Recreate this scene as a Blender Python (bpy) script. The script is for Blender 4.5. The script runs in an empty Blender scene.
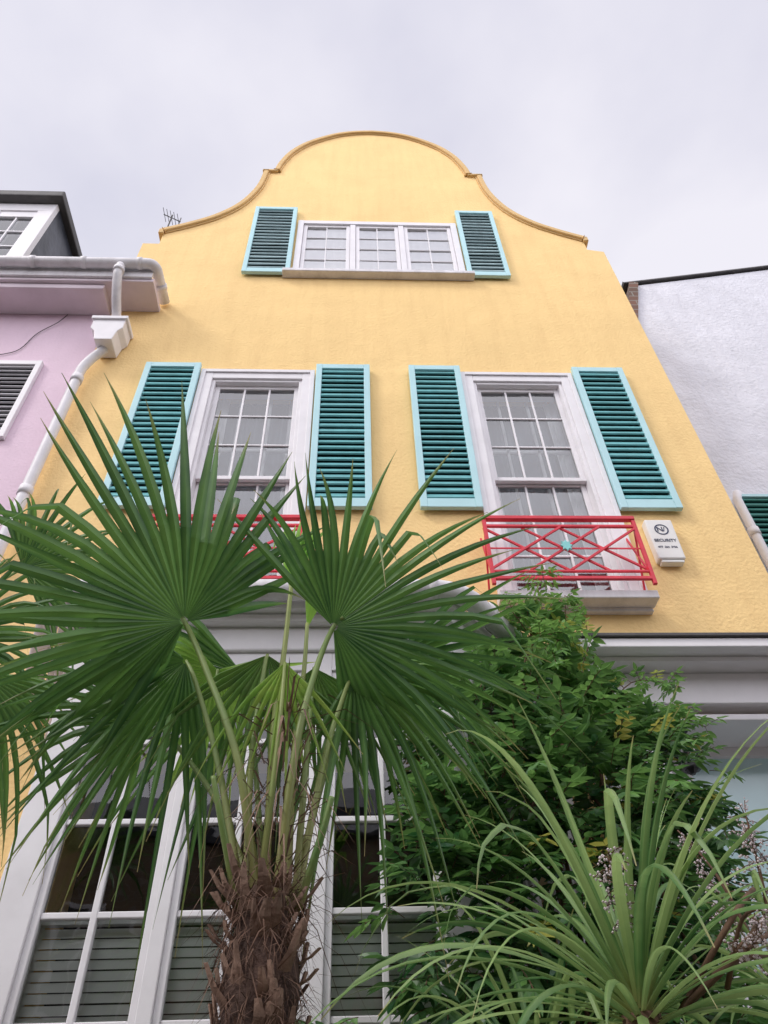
import bpy, math, random
from mathutils import Vector, Matrix, Euler, noise
random.seed(7)
sc=bpy.context.scene
col=sc.collection
sc.view_settings.view_transform='Standard'
sc.view_settings.look='None'
sc.view_settings.exposure=0

# ---------------------------------------------------------------- materials
def newmat(name):
    m=bpy.data.materials.new(name); m.use_nodes=True
    nt=m.node_tree; nt.nodes.clear()
    out=nt.nodes.new('ShaderNodeOutputMaterial')
    return m,nt,out
def N(nt,t,**kw):
    n=nt.nodes.new(t)
    for k,v in kw.items(): setattr(n,k,v)
    return n
def ramp(nt,fac,stops):
    r=N(nt,'ShaderNodeValToRGB')
    while len(r.color_ramp.elements)<len(stops): r.color_ramp.elements.new(0.5)
    for e,(p,c) in zip(r.color_ramp.elements,stops):
        e.position=p; e.color=(c[0],c[1],c[2],1)
    nt.links.new(fac,r.inputs[0]); return r
def paint(name,c,rough=0.5,var=0.08,scale=3.0,bump=0.0,bscale=60.0,dirt=0.0,dirtcol=(0.2,0.18,0.15),spec=0.4,streak=False,metal=0.0):
    m,nt,out=newmat(name)
    b=N(nt,'ShaderNodeBsdfPrincipled'); nt.links.new(b.outputs[0],out.inputs[0])
    b.inputs['Roughness'].default_value=rough
    b.inputs['Specular IOR Level'].default_value=spec
    b.inputs['Metallic'].default_value=metal
    tc=N(nt,'ShaderNodeTexCoord')
    nz=N(nt,'ShaderNodeTexNoise'); nz.inputs['Scale'].default_value=scale; nz.inputs['Detail'].default_value=4
    nt.links.new(tc.outputs['Object'],nz.inputs['Vector'])
    lo=tuple(x*(1-var) for x in c); hi=tuple(min(1,x*(1+var)) for x in c)
    r=ramp(nt,nz.outputs['Fac'],[(0.3,lo),(0.7,hi)])
    colout=r.outputs[0]
    if dirt>0:
        mp=N(nt,'ShaderNodeMapping'); mp.inputs['Scale'].default_value=(5,5,0.5) if streak else (2.5,2.5,2.5)
        nt.links.new(tc.outputs['Object'],mp.inputs[0])
        n2=N(nt,'ShaderNodeTexNoise'); n2.inputs['Scale'].default_value=1.6; n2.inputs['Detail'].default_value=6; n2.inputs['Roughness'].default_value=0.65
        nt.links.new(mp.outputs[0],n2.inputs['Vector'])
        r2=ramp(nt,n2.outputs['Fac'],[(0.45,(0,0,0)),(0.8,(dirt,dirt,dirt))])
        mx=N(nt,'ShaderNodeMix',data_type='RGBA')
        nt.links.new(r2.outputs[0],mx.inputs[0]); nt.links.new(colout,mx.inputs[6]); mx.inputs[7].default_value=(*dirtcol,1)
        colout=mx.outputs[2]
    nt.links.new(colout,b.inputs['Base Color'])
    if bump>0:
        n3=N(nt,'ShaderNodeTexNoise'); n3.inputs['Scale'].default_value=bscale; n3.inputs['Detail'].default_value=4
        nt.links.new(tc.outputs['Object'],n3.inputs['Vector'])
        n4=N(nt,'ShaderNodeTexNoise'); n4.inputs['Scale'].default_value=2.2; n4.inputs['Detail'].default_value=3
        nt.links.new(tc.outputs['Object'],n4.inputs['Vector'])
        ad=N(nt,'ShaderNodeMath',operation='MULTIPLY_ADD'); nt.links.new(n4.outputs['Fac'],ad.inputs[0]); ad.inputs[1].default_value=3.0; nt.links.new(n3.outputs['Fac'],ad.inputs[2])
        bp=N(nt,'ShaderNodeBump'); bp.inputs['Strength'].default_value=bump; bp.inputs['Distance'].default_value=0.02
        nt.links.new(ad.outputs[0],bp.inputs['Height']); nt.links.new(bp.outputs[0],b.inputs['Normal'])
    return m
def leafmat(name,c1,c2,tipc,trans=0.3,rough=0.4):
    m,nt,out=newmat(name)
    at=N(nt,'ShaderNodeAttribute'); at.attribute_name='lv'
    sp=N(nt,'ShaderNodeSeparateColor'); nt.links.new(at.outputs['Color'],sp.inputs[0])
    tc=N(nt,'ShaderNodeTexCoord'); nz=N(nt,'ShaderNodeTexNoise'); nz.inputs['Scale'].default_value=7; nz.inputs['Detail'].default_value=3
    nt.links.new(tc.outputs['Object'],nz.inputs['Vector'])
    ma=N(nt,'ShaderNodeMath',operation='MULTIPLY_ADD'); nt.links.new(nz.outputs['Fac'],ma.inputs[0]); ma.inputs[1].default_value=.9; nt.links.new(sp.outputs[0],ma.inputs[2])
    mb_=N(nt,'ShaderNodeMath',operation='SUBTRACT',use_clamp=True); nt.links.new(ma.outputs[0],mb_.inputs[0]); mb_.inputs[1].default_value=.45
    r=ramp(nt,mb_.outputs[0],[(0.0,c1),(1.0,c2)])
    mx=N(nt,'ShaderNodeMix',data_type='RGBA'); nt.links.new(sp.outputs[1],mx.inputs[0]); nt.links.new(r.outputs[0],mx.inputs[6]); mx.inputs[7].default_value=(*tipc,1)
    b=N(nt,'ShaderNodeBsdfPrincipled'); b.inputs['Roughness'].default_value=rough; b.inputs['Specular IOR Level'].default_value=0.45
    nt.links.new(mx.outputs[2],b.inputs['Base Color'])
    t=N(nt,'ShaderNodeBsdfTranslucent')
    hs=N(nt,'ShaderNodeHueSaturation'); hs.inputs['Value'].default_value=2.2; hs.inputs['Hue'].default_value=0.485
    nt.links.new(mx.outputs[2],hs.inputs['Color']); nt.links.new(hs.outputs[0],t.inputs[0])
    ms=N(nt,'ShaderNodeMixShader'); ms.inputs[0].default_value=trans
    nt.links.new(b.outputs[0],ms.inputs[1]); nt.links.new(t.outputs[0],ms.inputs[2]); nt.links.new(ms.outputs[0],out.inputs[0])
    return m
def glassmat(name,base=0.12,tint=(0.9,0.95,0.95)):
    m,nt,out=newmat(name)
    fr=N(nt,'ShaderNodeFresnel'); fr.inputs[0].default_value=1.5
    ad=N(nt,'ShaderNodeMath',operation='ADD',use_clamp=True); nt.links.new(fr.outputs[0],ad.inputs[0]); ad.inputs[1].default_value=base
    tr=N(nt,'ShaderNodeBsdfTransparent'); tr.inputs[0].default_value=(*tint,1)
    g=N(nt,'ShaderNodeBsdfGlossy'); g.inputs['Roughness'].default_value=0.015
    tc=N(nt,'ShaderNodeTexCoord'); nz=N(nt,'ShaderNodeTexNoise'); nz.inputs['Scale'].default_value=3.5
    nt.links.new(tc.outputs['Object'],nz.inputs['Vector'])
    bp=N(nt,'ShaderNodeBump'); bp.inputs['Strength'].default_value=0.12; bp.inputs['Distance'].default_value=0.02
    nt.links.new(nz.outputs['Fac'],bp.inputs['Height']); nt.links.new(bp.outputs[0],g.inputs['Normal'])
    ms=N(nt,'ShaderNodeMixShader'); nt.links.new(ad.outputs[0],ms.inputs[0]); nt.links.new(tr.outputs[0],ms.inputs[1]); nt.links.new(g.outputs[0],ms.inputs[2])
    nt.links.new(ms.outputs[0],out.inputs[0]); return m
def brickmat(name,c1,c2,mortar):
    m,nt,out=newmat(name)
    b=N(nt,'ShaderNodeBsdfPrincipled'); b.inputs['Roughness'].default_value=0.85; nt.links.new(b.outputs[0],out.inputs[0])
    tc=N(nt,'ShaderNodeTexCoord'); mp=N(nt,'ShaderNodeMapping'); mp.inputs['Rotation'].default_value=(math.radians(90),0,0)
    nt.links.new(tc.outputs['Object'],mp.inputs[0])
    br=N(nt,'ShaderNodeTexBrick'); br.inputs['Scale'].default_value=2.2; br.inputs['Color1'].default_value=(*c1,1); br.inputs['Color2'].default_value=(*c2,1); br.inputs['Mortar'].default_value=(*mortar,1)
    nt.links.new(mp.outputs[0],br.inputs[0]); nt.links.new(br.outputs[0],b.inputs['Base Color']); return m

M_yel=paint('yellow_stucco',(0.95,0.68,0.315),0.85,0.04,1.2,bump=0.35,bscale=38,dirt=0.34,dirtcol=(0.74,0.48,0.21),streak=True,spec=0.2)
M_yel2=paint('yellow_coping',(0.74,0.51,0.24),0.8,0.1,4,bump=0.2,bscale=30,dirt=0.5,dirtcol=(0.38,0.25,0.13),spec=0.2)
M_pink=paint('pink_stucco',(0.80,0.62,0.72),0.85,0.04,2,bump=0.25,bscale=40,dirt=0.2,dirtcol=(0.58,0.45,0.52),streak=True,spec=0.2)
M_soff=paint('pinkish_soffit',(0.72,0.62,0.67),0.7,0.06,3,dirt=0.3,dirtcol=(0.45,0.38,0.4))
M_whs=paint('white_stucco',(0.74,0.74,0.79),0.85,0.06,2,bump=0.6,bscale=28,dirt=0.35,dirtcol=(0.52,0.52,0.56),streak=True,spec=0.2)
M_white=paint('white_paint',(0.83,0.81,0.83),0.4,0.03,6,bump=0.05,bscale=25,dirt=0.2,dirtcol=(0.52,0.49,0.49))
M_whold=paint('white_paint_weathered',(0.76,0.74,0.76),0.5,0.08,6,bump=0.1,bscale=30,dirt=0.5,dirtcol=(0.36,0.33,0.32),streak=True)
M_aqua=paint('aqua_paint',(0.49,0.76,0.80),0.45,0.05,8,bump=0.05,dirt=0.3,dirtcol=(0.30,0.50,0.52))
M_teal=paint('teal_slats',(0.15,0.43,0.45),0.45,0.12,10,dirt=0.3,dirtcol=(0.22,0.42,0.42))
M_teal2=paint('grey_teal_slats',(0.38,0.52,0.54),0.5,0.12,10,dirt=0.25,dirtcol=(0.28,0.40,0.40))
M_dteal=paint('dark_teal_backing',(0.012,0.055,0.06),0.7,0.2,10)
M_dgreen=paint('dark_green_slats',(0.03,0.17,0.14),0.5,0.2,10)
M_greysl=paint('grey_slats',(0.36,0.35,0.37),0.5,0.15,10)
M_red=paint('red_paint',(0.68,0.03,0.055),0.35,0.12,12,bump=0.06,bscale=80,dirt=0.3,dirtcol=(0.35,0.03,0.04))
M_turq=paint('turquoise_paint',(0.25,0.65,0.63),0.4,0.1,12)
M_lead=paint('lead_sheet',(0.09,0.085,0.085),0.6,0.2,8,bump=0.2)
M_slate=paint('slate_cladding',(0.045,0.05,0.065),0.35,0.35,5,bump=0.3,bscale=12,dirt=0.4,dirtcol=(0.15,0.16,0.2))
M_black=paint('black_metal',(0.02,0.02,0.022),0.35,0.2,12)
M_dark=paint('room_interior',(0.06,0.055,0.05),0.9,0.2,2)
M_cur=paint('curtain_and_reflection_white',(0.85,0.86,0.85),0.9,0.04,3)
M_curg=paint('sheer_curtain',(0.24,0.27,0.29),0.9,0.2,2)
M_blind=paint('blind_slats',(0.86,0.88,0.85),0.6,0.04,4)
M_aquag=paint('frosted_aqua_glass',(0.58,0.79,0.82),0.12,0.08,2.5,spec=0.6)
M_plastic=paint('white_plastic',(0.80,0.79,0.76),0.35,0.03,5,dirt=0.15,dirtcol=(0.4,0.4,0.38))
M_ink=paint('navy_ink',(0.03,0.04,0.09),0.5,0.05,5)
M_glass=glassmat('window_glass',0.17,(0.93,0.96,0.97))
M_glasst=glassmat('attic_window_glass',0.42,(0.97,0.98,0.98))
M_glassd=glassmat('bay_glass',0.06,(0.94,0.97,0.96))
M_brick=brickmat('brown_brick',(0.20,0.10,0.07),(0.13,0.08,0.06),(0.25,0.23,0.2))
M_bark=paint('palm_fibre',(0.075,0.045,0.035),0.95,0.4,14,bump=0.8,bscale=40)
M_fib=paint('palm_fibre_hair',(0.13,0.075,0.052),0.9,0.5,25)
M_stub=paint('palm_stub',(0.22,0.14,0.10),0.8,0.35,14,bump=0.3)
M_pet=leafmat('petiole_green',(0.09,0.19,0.045),(0.34,0.40,0.12),(0.30,0.20,0.08),0.1,0.45)
M_palm=leafmat('palm_leaf',(0.015,0.072,0.024),(0.12,0.27,0.06),(0.38,0.31,0.12),0.26,0.38)
M_palmb=leafmat('palm_leaf_bright',(0.08,0.25,0.035),(0.27,0.47,0.10),(0.42,0.38,0.14),0.42,0.45)
M_strap=leafmat('strap_leaf',(0.035,0.13,0.035),(0.26,0.38,0.14),(0.40,0.32,0.14),0.28,0.38)
M_shrub=leafmat('shrub_leaf',(0.018,0.075,0.025),(0.16,0.33,0.08),(0.42,0.40,0.08),0.28,0.38)
M_berry=paint('berries',(0.62,0.53,0.55),0.6,0.2,20)
M_twig=paint('twig',(0.14,0.08,0.05),0.85,0.3,20)
M_asph=paint('asphalt',(0.05,0.05,0.052),0.9,0.2,4,bump=0.4,bscale=80)
M_pave=paint('paving',(0.30,0.28,0.26),0.85,0.12,2,bump=0.2)
M_soil=paint('soil',(0.06,0.045,0.03),0.95,0.3,6,bump=0.6)
M_ochre=brickmat('stock_brick',(0.26,0.18,0.11),(0.20,0.14,0.09),(0.3,0.28,0.25))

# ---------------------------------------------------------------- mesh builder
class MB:
    def __init__(s): s.v=[]; s.f=[]; s.c=[]
    def add(s,vs,fs,cs=None):
        o=len(s.v); s.v.extend([tuple(v) for v in vs]); s.f.extend([tuple(i+o for i in f) for f in fs])
        s.c.extend(cs if cs else [(0.5,0,0)]*len(vs))
    def box(s,x0,x1,y0,y1,z0,z1):
        s.add([(x0,y0,z0),(x1,y0,z0),(x1,y1,z0),(x0,y1,z0),(x0,y0,z1),(x1,y0,z1),(x1,y1,z1),(x0,y1,z1)],
              [(3,2,1,0),(4,5,6,7),(0,1,5,4),(1,2,6,5),(2,3,7,6),(3,0,4,7)])
    def obox(s,c,ax,ay,az):
        c=Vector(c);ax=Vector(ax);ay=Vector(ay);az=Vector(az)
        vs=[]
        for k in (-1,1):
            for (i,j) in ((-1,-1),(1,-1),(1,1),(-1,1)): vs.append(c+ax*i+ay*j+az*k)
        s.add(vs,[(3,2,1,0),(4,5,6,7),(0,1,5,4),(1,2,6,5),(2,3,7,6),(3,0,4,7)])
    def bar(s,p,q,w,d=None,up=(0,1,0)):
        p=Vector(p);q=Vector(q);d=d or w
        a=(q-p)/2; u=Vector(up); n=a.cross(u).normalized(); u2=n.cross(a).normalized()
        s.obox((p+q)/2,a,n*w/2,u2*d/2)
    def tube(s,path,r,n=10,cap=True,cols=None):
        P=[Vector(p) for p in path]; rr=r if isinstance(r,(list,tuple)) else [r]*len(P)
        vs=[];cs=[]; T0=(P[1]-P[0]).normalized()
        ref=Vector((0,0,1)) if abs(T0.z)<0.9 else Vector((1,0,0))
        A=T0.cross(ref).normalized()
        for i,p in enumerate(P):
            if i==0:T=T0
            elif i==len(P)-1:T=(P[i]-P[i-1]).normalized()
            else:T=((P[i+1]-P[i]).normalized()+(P[i]-P[i-1]).normalized()).normalized()
            A=(A-T*A.dot(T)).normalized(); B=T.cross(A)
            for k in range(n):
                t=2*math.pi*k/n; vs.append(p+(A*math.cos(t)+B*math.sin(t))*rr[i]); cs.append(cols[i] if cols else (0.5,0,0))
        fs=[]
        for i in range(len(P)-1):
            for k in range(n):
                k2=(k+1)%n; fs.append((i*n+k,i*n+k2,(i+1)*n+k2,(i+1)*n+k))
        if cap: fs.append(tuple(range(n-1,-1,-1))); fs.append(tuple((len(P)-1)*n+k for k in range(n)))
        s.add(vs,fs,cs)
    def prism(s,pts,y0,y1):   # pts in xz
        n=len(pts); vs=[(x,y0,z) for x,z in pts]+[(x,y1,z) for x,z in pts]
        fs=[tuple(range(n)),tuple(range(2*n-1,n-1,-1))]+[(i,i+n,(i+1)%n+n,(i+1)%n) for i in range(n)]
        s.add(vs,fs)
    def zprism(s,pts,z0,z1):
        n=len(pts); vs=[(x,y,z0) for x,y in pts]+[(x,y,z1) for x,y in pts]
        fs=[tuple(range(n-1,-1,-1)),tuple(range(n,2*n))]+[(i,(i+1)%n,(i+1)%n+n,i+n) for i in range(n)]
        s.add(vs,fs)
    def obj(s,name,mat,parent=None,bevel=0,smooth=False):
        me=bpy.data.meshes.new(name); me.from_pydata(s.v,[],s.f); me.update()
        ca=me.color_attributes.new('lv','FLOAT_COLOR','POINT')
        fl=[]
        for c in s.c: fl.extend((c[0],c[1],c[2],1))
        ca.data.foreach_set('color',fl)
        if smooth: me.polygons.foreach_set('use_smooth',[True]*len(me.polygons))
        o=bpy.data.objects.new(name,me); col.objects.link(o)
        if mat: me.materials.append(mat)
        if parent: o.parent=parent
        if bevel>0:
            b=o.modifiers.new('bevel','BEVEL'); b.width=bevel; b.segments=2; b.limit_method='ANGLE'
        return o
def empty(name):
    e=bpy.data.objects.new(name,None); col.objects.link(e); return e
def spline(pts,n=8):
    P=[Vector(p) for p in pts]; out=[]
    for i in range(len(P)-1):
        p0=P[max(i-1,0)];p1=P[i];p2=P[i+1];p3=P[min(i+2,len(P)-1)]
        for k in range(n):
            t=k/n; out.append(0.5*((2*p1)+(p2-p0)*t+(2*p0-5*p1+4*p2-p3)*t*t+(3*p1-p0-3*p2+p3)*t**3))
    out.append(P[-1]); return out

# ---------------------------------------------------------------- yellow house
H=empty('yellow_house')
HX0,HX1=-2.48,2.98
cx=0.25
half=[(0,13.76),(0.3,13.71),(0.6,13.56),(0.95,13.22),(1.17,12.83),(1.29,12.42),(1.335,12.13)]
half_s=[(p.x,p.y) for p in spline([(x,z,0) for x,z in half],5)]
conc=[(1.475,12.10),(1.53,11.55),(1.70,11.01),(1.96,10.63),(2.26,10.38),(2.54,10.20)]
conc_s=[(p.x,p.y) for p in spline([(x,z,0) for x,z in conc],5)]
right=half_s+[(1.475,12.13)]+conc_s
outl=[(cx+x,z) for x,z in right]
leftl=[(cx-x,z) for x,z in right[1:]][::-1]
top=leftl+outl
wallpts=[(HX0,-0.0),(HX0,9.9),(cx-2.54,9.9)]+top+[(cx+2.54,9.95),(HX1,9.9),(HX1,0.0)]
mb=MB(); mb.prism(wallpts,0,0.3)
wall=mb.obj('facade_wall',M_yel,H)
cut=MB()
for b in [(-0.66,1.21,9.23,10.51),(1.06,1.97,4.66,7.22),(-1.34,-0.43,4.66,7.22),(1.74,2.86,0.02,3.70),(-1.5,0.95,0.6,3.55)]:
    cut.box(b[0],b[1],-1,1,b[2],b[3])
co=cut.obj('cutter',None)
md=wall.modifiers.new('b','BOOLEAN'); md.operation='DIFFERENCE'; md.object=co; md.solver='EXACT'
dg=bpy.context.evaluated_depsgraph_get()
me=bpy.data.meshes.new_from_object(wall.evaluated_get(dg)); wall.modifiers.clear(); wall.data=me
bpy.data.objects.remove(co)
def offset(line,d):
    out=[]
    for i,(x,z) in enumerate(line):
        a=line[max(i-1,0)]; b=line[min(i+1,len(line)-1)]
        t=Vector((b[0]-a[0],b[1]-a[1])).normalized(); out.append((x+t.y*d,z-t.x*d))
    return out
def band(mb,line,d0,d1,y0,y1):
    A=offset(line,d0);B=offset(line,d1); n=len(A)
    vs=[];fs=[]
    for i in range(n):
        vs+= [(A[i][0],y0,A[i][1]),(B[i][0],y0,B[i][1]),(B[i][0],y1,B[i][1]),(A[i][0],y1,A[i][1])]
    for i in range(n-1):
        for k in range(4):
            k2=(k+1)%4; fs.append((i*4+k,i*4+k2,(i+1)*4+k2,(i+1)*4+k))
    fs.append((0,1,2,3)); fs.append((4*n-1,4*n-2,4*n-3,4*n-4)); mb.add(vs,fs)
mb=MB()
arch=[(cx-x,z) for x,z in half_s[::-1]]+[(cx+x,z) for x,z in half_s[1:]]
cl=[(cx-x,z) for x,z in conc_s[::-1]]; cr=[(cx+x,z) for x,z in conc_s]
for L in (arch,cl,cr): 
    band(mb,L,-0.035,0.030,-0.045,0.32)
    band(mb,L,0.030,0.05,-0.02,-0.001)
mb.box(cx-1.53,cx-1.32,-0.043,0.30,12.10,12.145); mb.box(cx+1.32,cx+1.53,-0.043,0.30,12.10,12.145)
mb.box(cx-2.59,cx-2.53,-0.04,0.30,10.12,10.225); mb.box(cx+2.53,cx+2.59,-0.04,0.30,10.12,10.225)
mb.obj('gable_coping',M_yel2,H,0.010)
mb=MB()
mb.box(HX0,HX0+0.2,0.303,6,0,9.6); mb.box(HX1-0.2,HX1,0.303,6,0,9.6); mb.box(HX0+0.2,HX1-0.2,5.8,6,0,9.6)
mb.obj('side_walls',M_yel,H)
mb=MB(); mb.box(HX0,HX1,0.303,6,9.602,9.75)
mb.box(-1.3,1.8,0.303,4,10.75,10.9); mb.box(-1.3,-1.2,0.303,4,9.752,10.748); mb.box(1.7,1.8,0.303,4,9.752,10.748); mb.box(-1.2,1.7,3.9,4,9.752,10.748)
mb.obj('roof',M_slate,H)
mb=MB()
for z in (4.2,8.0): mb.box(HX0+0.2,HX1-0.2,0.305,5.8,z,z+0.15)
mb.box(HX0+0.2,HX1-0.2,2.5,2.6,0,9.6); mb.box(0.3,0.4,0.31,2.5,4.35,8)
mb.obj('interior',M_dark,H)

fr=MB(); gl=MB(); cur=MB(); curg=MB(); sill=MB()
def curtain(m,x0,x1,y,z0,z1,amp=0.02,wl=0.09):
    n=max(8,int((x1-x0)/wl*8)); vs=[];fs=[]
    for i in range(n+1):
        x=x0+(x1-x0)*i/n; yy=y+amp*math.sin(i/8*2*math.pi+1.3*math.sin(i*0.21))
        vs+=[(x,yy,z0),(x,yy+0.3*amp*math.sin(i*.5),z1)]
    for i in range(n): fs.append((2*i,2*i+2,2*i+3,2*i+1))
    m.add(vs,fs)
def sash(gx0,gx1,gz0,gz1,nx,nz,y,st=0.042,mu=0.018,bottom=None,gl=gl):
    bt=bottom or st
    fr.box(gx0,gx0+st,y,y+.04,gz0,gz1); fr.box(gx1-st,gx1,y,y+.04,gz0,gz1)
    fr.box(gx0+st,gx1-st,y+.002,y+.038,gz0,gz0+bt); fr.box(gx0+st,gx1-st,y+.002,y+.038,gz1-st,gz1)
    ix0,ix1,iz0,iz1=gx0+st,gx1-st,gz0+bt,gz1-st
    for i in range(1,nx):
        x=ix0+(ix1-ix0)*i/nx; fr.box(x-mu/2,x+mu/2,y+.006,y+.034,iz0,iz1)
    for j in range(1,nz):
        z=iz0+(iz1-iz0)*j/nz; fr.box(ix0,ix1,y+.008,y+.032,z-mu/2,z+mu/2)
    for i in range(nx):
        for j in range(nz):
            a=ix0+(ix1-ix0)*i/nx; b=ix0+(ix1-ix0)*(i+1)/nx; c=iz0+(iz1-iz0)*j/nz; d=iz0+(iz1-iz0)*(j+1)/nz
            e=[random.uniform(-.0022,.0022) for _ in range(3)]
            gl.add([(a,y+.02+e[0],c),(b,y+.02+e[1],c),(b,y+.02+e[1]+e[2],d),(a,y+.02+e[0]+e[2],d)],[(0,1,2,3)])
for (ox0,ox1) in ((-1.40,-0.38),(1.0,2.03)):
    zt=7.30; zb=4.60
    w=0.10
    fr.box(ox0,ox0+w,-0.022,0.06,zb,zt); fr.box(ox1-w,ox1,-0.022,0.06,zb,zt); fr.box(ox0+w,ox1-w,-0.020,0.058,zt-0.11,zt)
    fr.box(ox0-0.012,ox0+0.03,-0.036,-0.0225,zb,zt+.012); fr.box(ox1-0.03,ox1+0.012,-0.036,-0.0225,zb,zt+.012); fr.box(ox0+.03,ox1-.03,-0.036,-0.0225,zt-.03,zt+.012)
    ix0,ix1=ox0+w,ox1-w; it=zt-0.11
    fr.box(ix0,ix0+.03,0.0,.2,zb+.08,it); fr.box(ix1-.03,ix1,0.0,.2,zb+.08,it); fr.box(ix0+.03,ix1-.03,0.0,.2,it-.03,it); fr.box(ix0,ix1,-.0,.22,zb,zb+.08)
    ix0+=.03; ix1-=.03; it-=.03
    sash(ix0,ix1,5.90,it,3,3,0.05)
    sash(ix0,ix1,zb+.085,5.935,3,3,0.10,bottom=0.07)
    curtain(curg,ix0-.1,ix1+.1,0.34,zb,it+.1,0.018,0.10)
    curtain(cur,ix0-.05,ix0+.10,0.25,zb,it+.1,0.02,0.06); curtain(cur,ix1-.10,ix1+.05,0.25,zb,it+.1,0.02,0.06)
    sx=(ix0+ix1)/2
    cur.box(sx+.10,sx+.125,0.20,0.225,zb,it); cur.box(ix0,ix1,0.20,0.225,6.42,6.455); cur.box(sx-.17,sx-.15,0.20,0.225,zb,it)  # thin white bars imitate frame reflections in the panes, not cloth
    sill.box(ox0-0.03,ox1+0.015,-0.16,-0.0375,4.53,4.595)
    sill.box(ox0-0.02,ox1,-0.05,-0.002,4.50,4.528)
fr.box(-.70,-.63,-.03,.12,9.19,10.55); fr.box(1.18,1.25,-.03,.12,9.19,10.55); fr.box(-.63,1.18,-.028,.118,10.47,10.55); fr.box(-.63,1.18,-.028,.118,9.19,9.26)
for x in (-.03,.58-.02): fr.box(x-.03,x+.035,-.02,.11,9.26,10.47)
glt=MB()
for a,b in ((-.63,-.06),(.005,.53),(.595,1.18)):
    sash(a+.003,b-.003,9.263,10.467,2,4,-.005,st=0.045,mu=0.012,gl=glt)
curtain(cur,-.63,1.18,0.050,9.26,10.47,0.004,0.12)
sill.box(-.80,1.33,-0.10,-0.001,9.12,9.178)
glt.obj('attic_window_glass',M_glasst,H)
fr.obj('window_frames',M_white,H,0.004); gl.obj('window_glass',M_glass,H); cur.obj('curtains_and_reflection_bars',M_cur,H,0,True); curg.obj('sheer_curtains',M_curg,H,0,True)
sill.obj('window_sills',M_whold,H,0.008)

def shutter(parent,name,x0,x1,z0,z1,y1,mf,ms,mbk,ns,st=0.05):
    f=MB(); y0=y1-.045
    f.box(x0,x0+st,y0,y1,z0,z1); f.box(x1-st,x1,y0,y1,z0,z1)
    f.box(x0+st,x1-st,y0+.002,y1-.002,z0,z0+st*1.7); f.box(x0+st,x1-st,y0+.002,y1-.002,z1-st*1.2,z1)
    f.obj(name+'_frame',mf,parent,0.004)
    s=MB(); za=z0+st*1.7; zb=z1-st*1.2
    for i in range(ns):
        z=za+(zb-za)*(i+.5)/ns; hz=(zb-za)/ns
        dz=random.uniform(-.002,.002); tl=random.uniform(.8,1.1)
        s.obox(((x0+x1)/2,(y0+y1)/2-.004,z+dz),((x1-x0)/2-st,0,0),(0,.010,hz*0.34*tl),(0,-.006,.005))
    s.obj(name+'_slats',ms,parent,.002)
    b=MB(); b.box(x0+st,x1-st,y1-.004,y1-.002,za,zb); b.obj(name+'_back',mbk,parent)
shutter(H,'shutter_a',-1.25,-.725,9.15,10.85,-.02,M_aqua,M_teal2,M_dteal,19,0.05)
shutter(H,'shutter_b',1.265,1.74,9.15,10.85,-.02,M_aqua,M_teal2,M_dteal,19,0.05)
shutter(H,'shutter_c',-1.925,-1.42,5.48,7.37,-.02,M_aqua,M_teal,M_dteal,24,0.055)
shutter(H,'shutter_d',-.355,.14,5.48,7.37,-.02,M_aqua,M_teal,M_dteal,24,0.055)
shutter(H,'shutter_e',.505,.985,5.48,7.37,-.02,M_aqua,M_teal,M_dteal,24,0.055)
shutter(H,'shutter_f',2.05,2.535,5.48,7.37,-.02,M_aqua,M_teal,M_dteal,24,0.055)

def balcony(x0,x1):
    r=MB(); y=-0.21; zb,zt=4.64,5.21; t=0.022
    r.box(x0,x1,y-.02,y+.02,zt-.016,zt+.016)
    r.box(x0,x1,y-.009,y+.012,zt-.085,zt-.063); r.box(x0,x1,y-.012,y+.012,zb,zb+.026)
    r.box(x0,x1,y-.008,y+.008,zb+.065,zb+.084)
    for x in (x0+.012,x1-.012): 
        r.box(x-.0135,x+.0135,y-.0125,y+.0125,zb-.04,zt)
        r.bar((x,y,zt),(x,-.025,zt),.024); r.bar((x,y,zb+.013),(x,-.025,zb+.013),.022)
        r.bar((x,y,zb+.03),(x,-.03,zt-.03),.014); r.bar((x,y,zt-.03),(x,-.03,zb+.03),.0135)
    a=zb+.084; b=zt-.085; W=(x1-x0)
    for k,(u,v) in enumerate(((0,.5),(.5,1),(.25,.75))):
        xa=x0+W*u; xb=x0+W*v; e=.0006*k
        r.bar((xa,y-.004-e,a),(xb,y-.004-e,b),.019,.013); r.bar((xa,y+.009+e,b),(xb,y+.009+e,a),.019,.013)
    xc=(x0+x1)/2; mz=(a+b)/2
    r.box(x0,x1,y-.001,y+.005,mz-.0075,mz+.0075)
    r.obj('balcony_railing',M_red,H,0.003)
    k=MB(); pts=[]
    for i in range(16):
        an=2*math.pi*i/16; rr=.045 if i%2==0 else .028; pts.append((xc+rr*math.cos(an),mz+rr*1.2*math.sin(an)))
    k.prism(pts,y-.035,y-.02); k.obj('balcony_motif',M_turq,H,0.003)
balcony(.92,2.03); balcony(-1.47,-.36)

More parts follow.
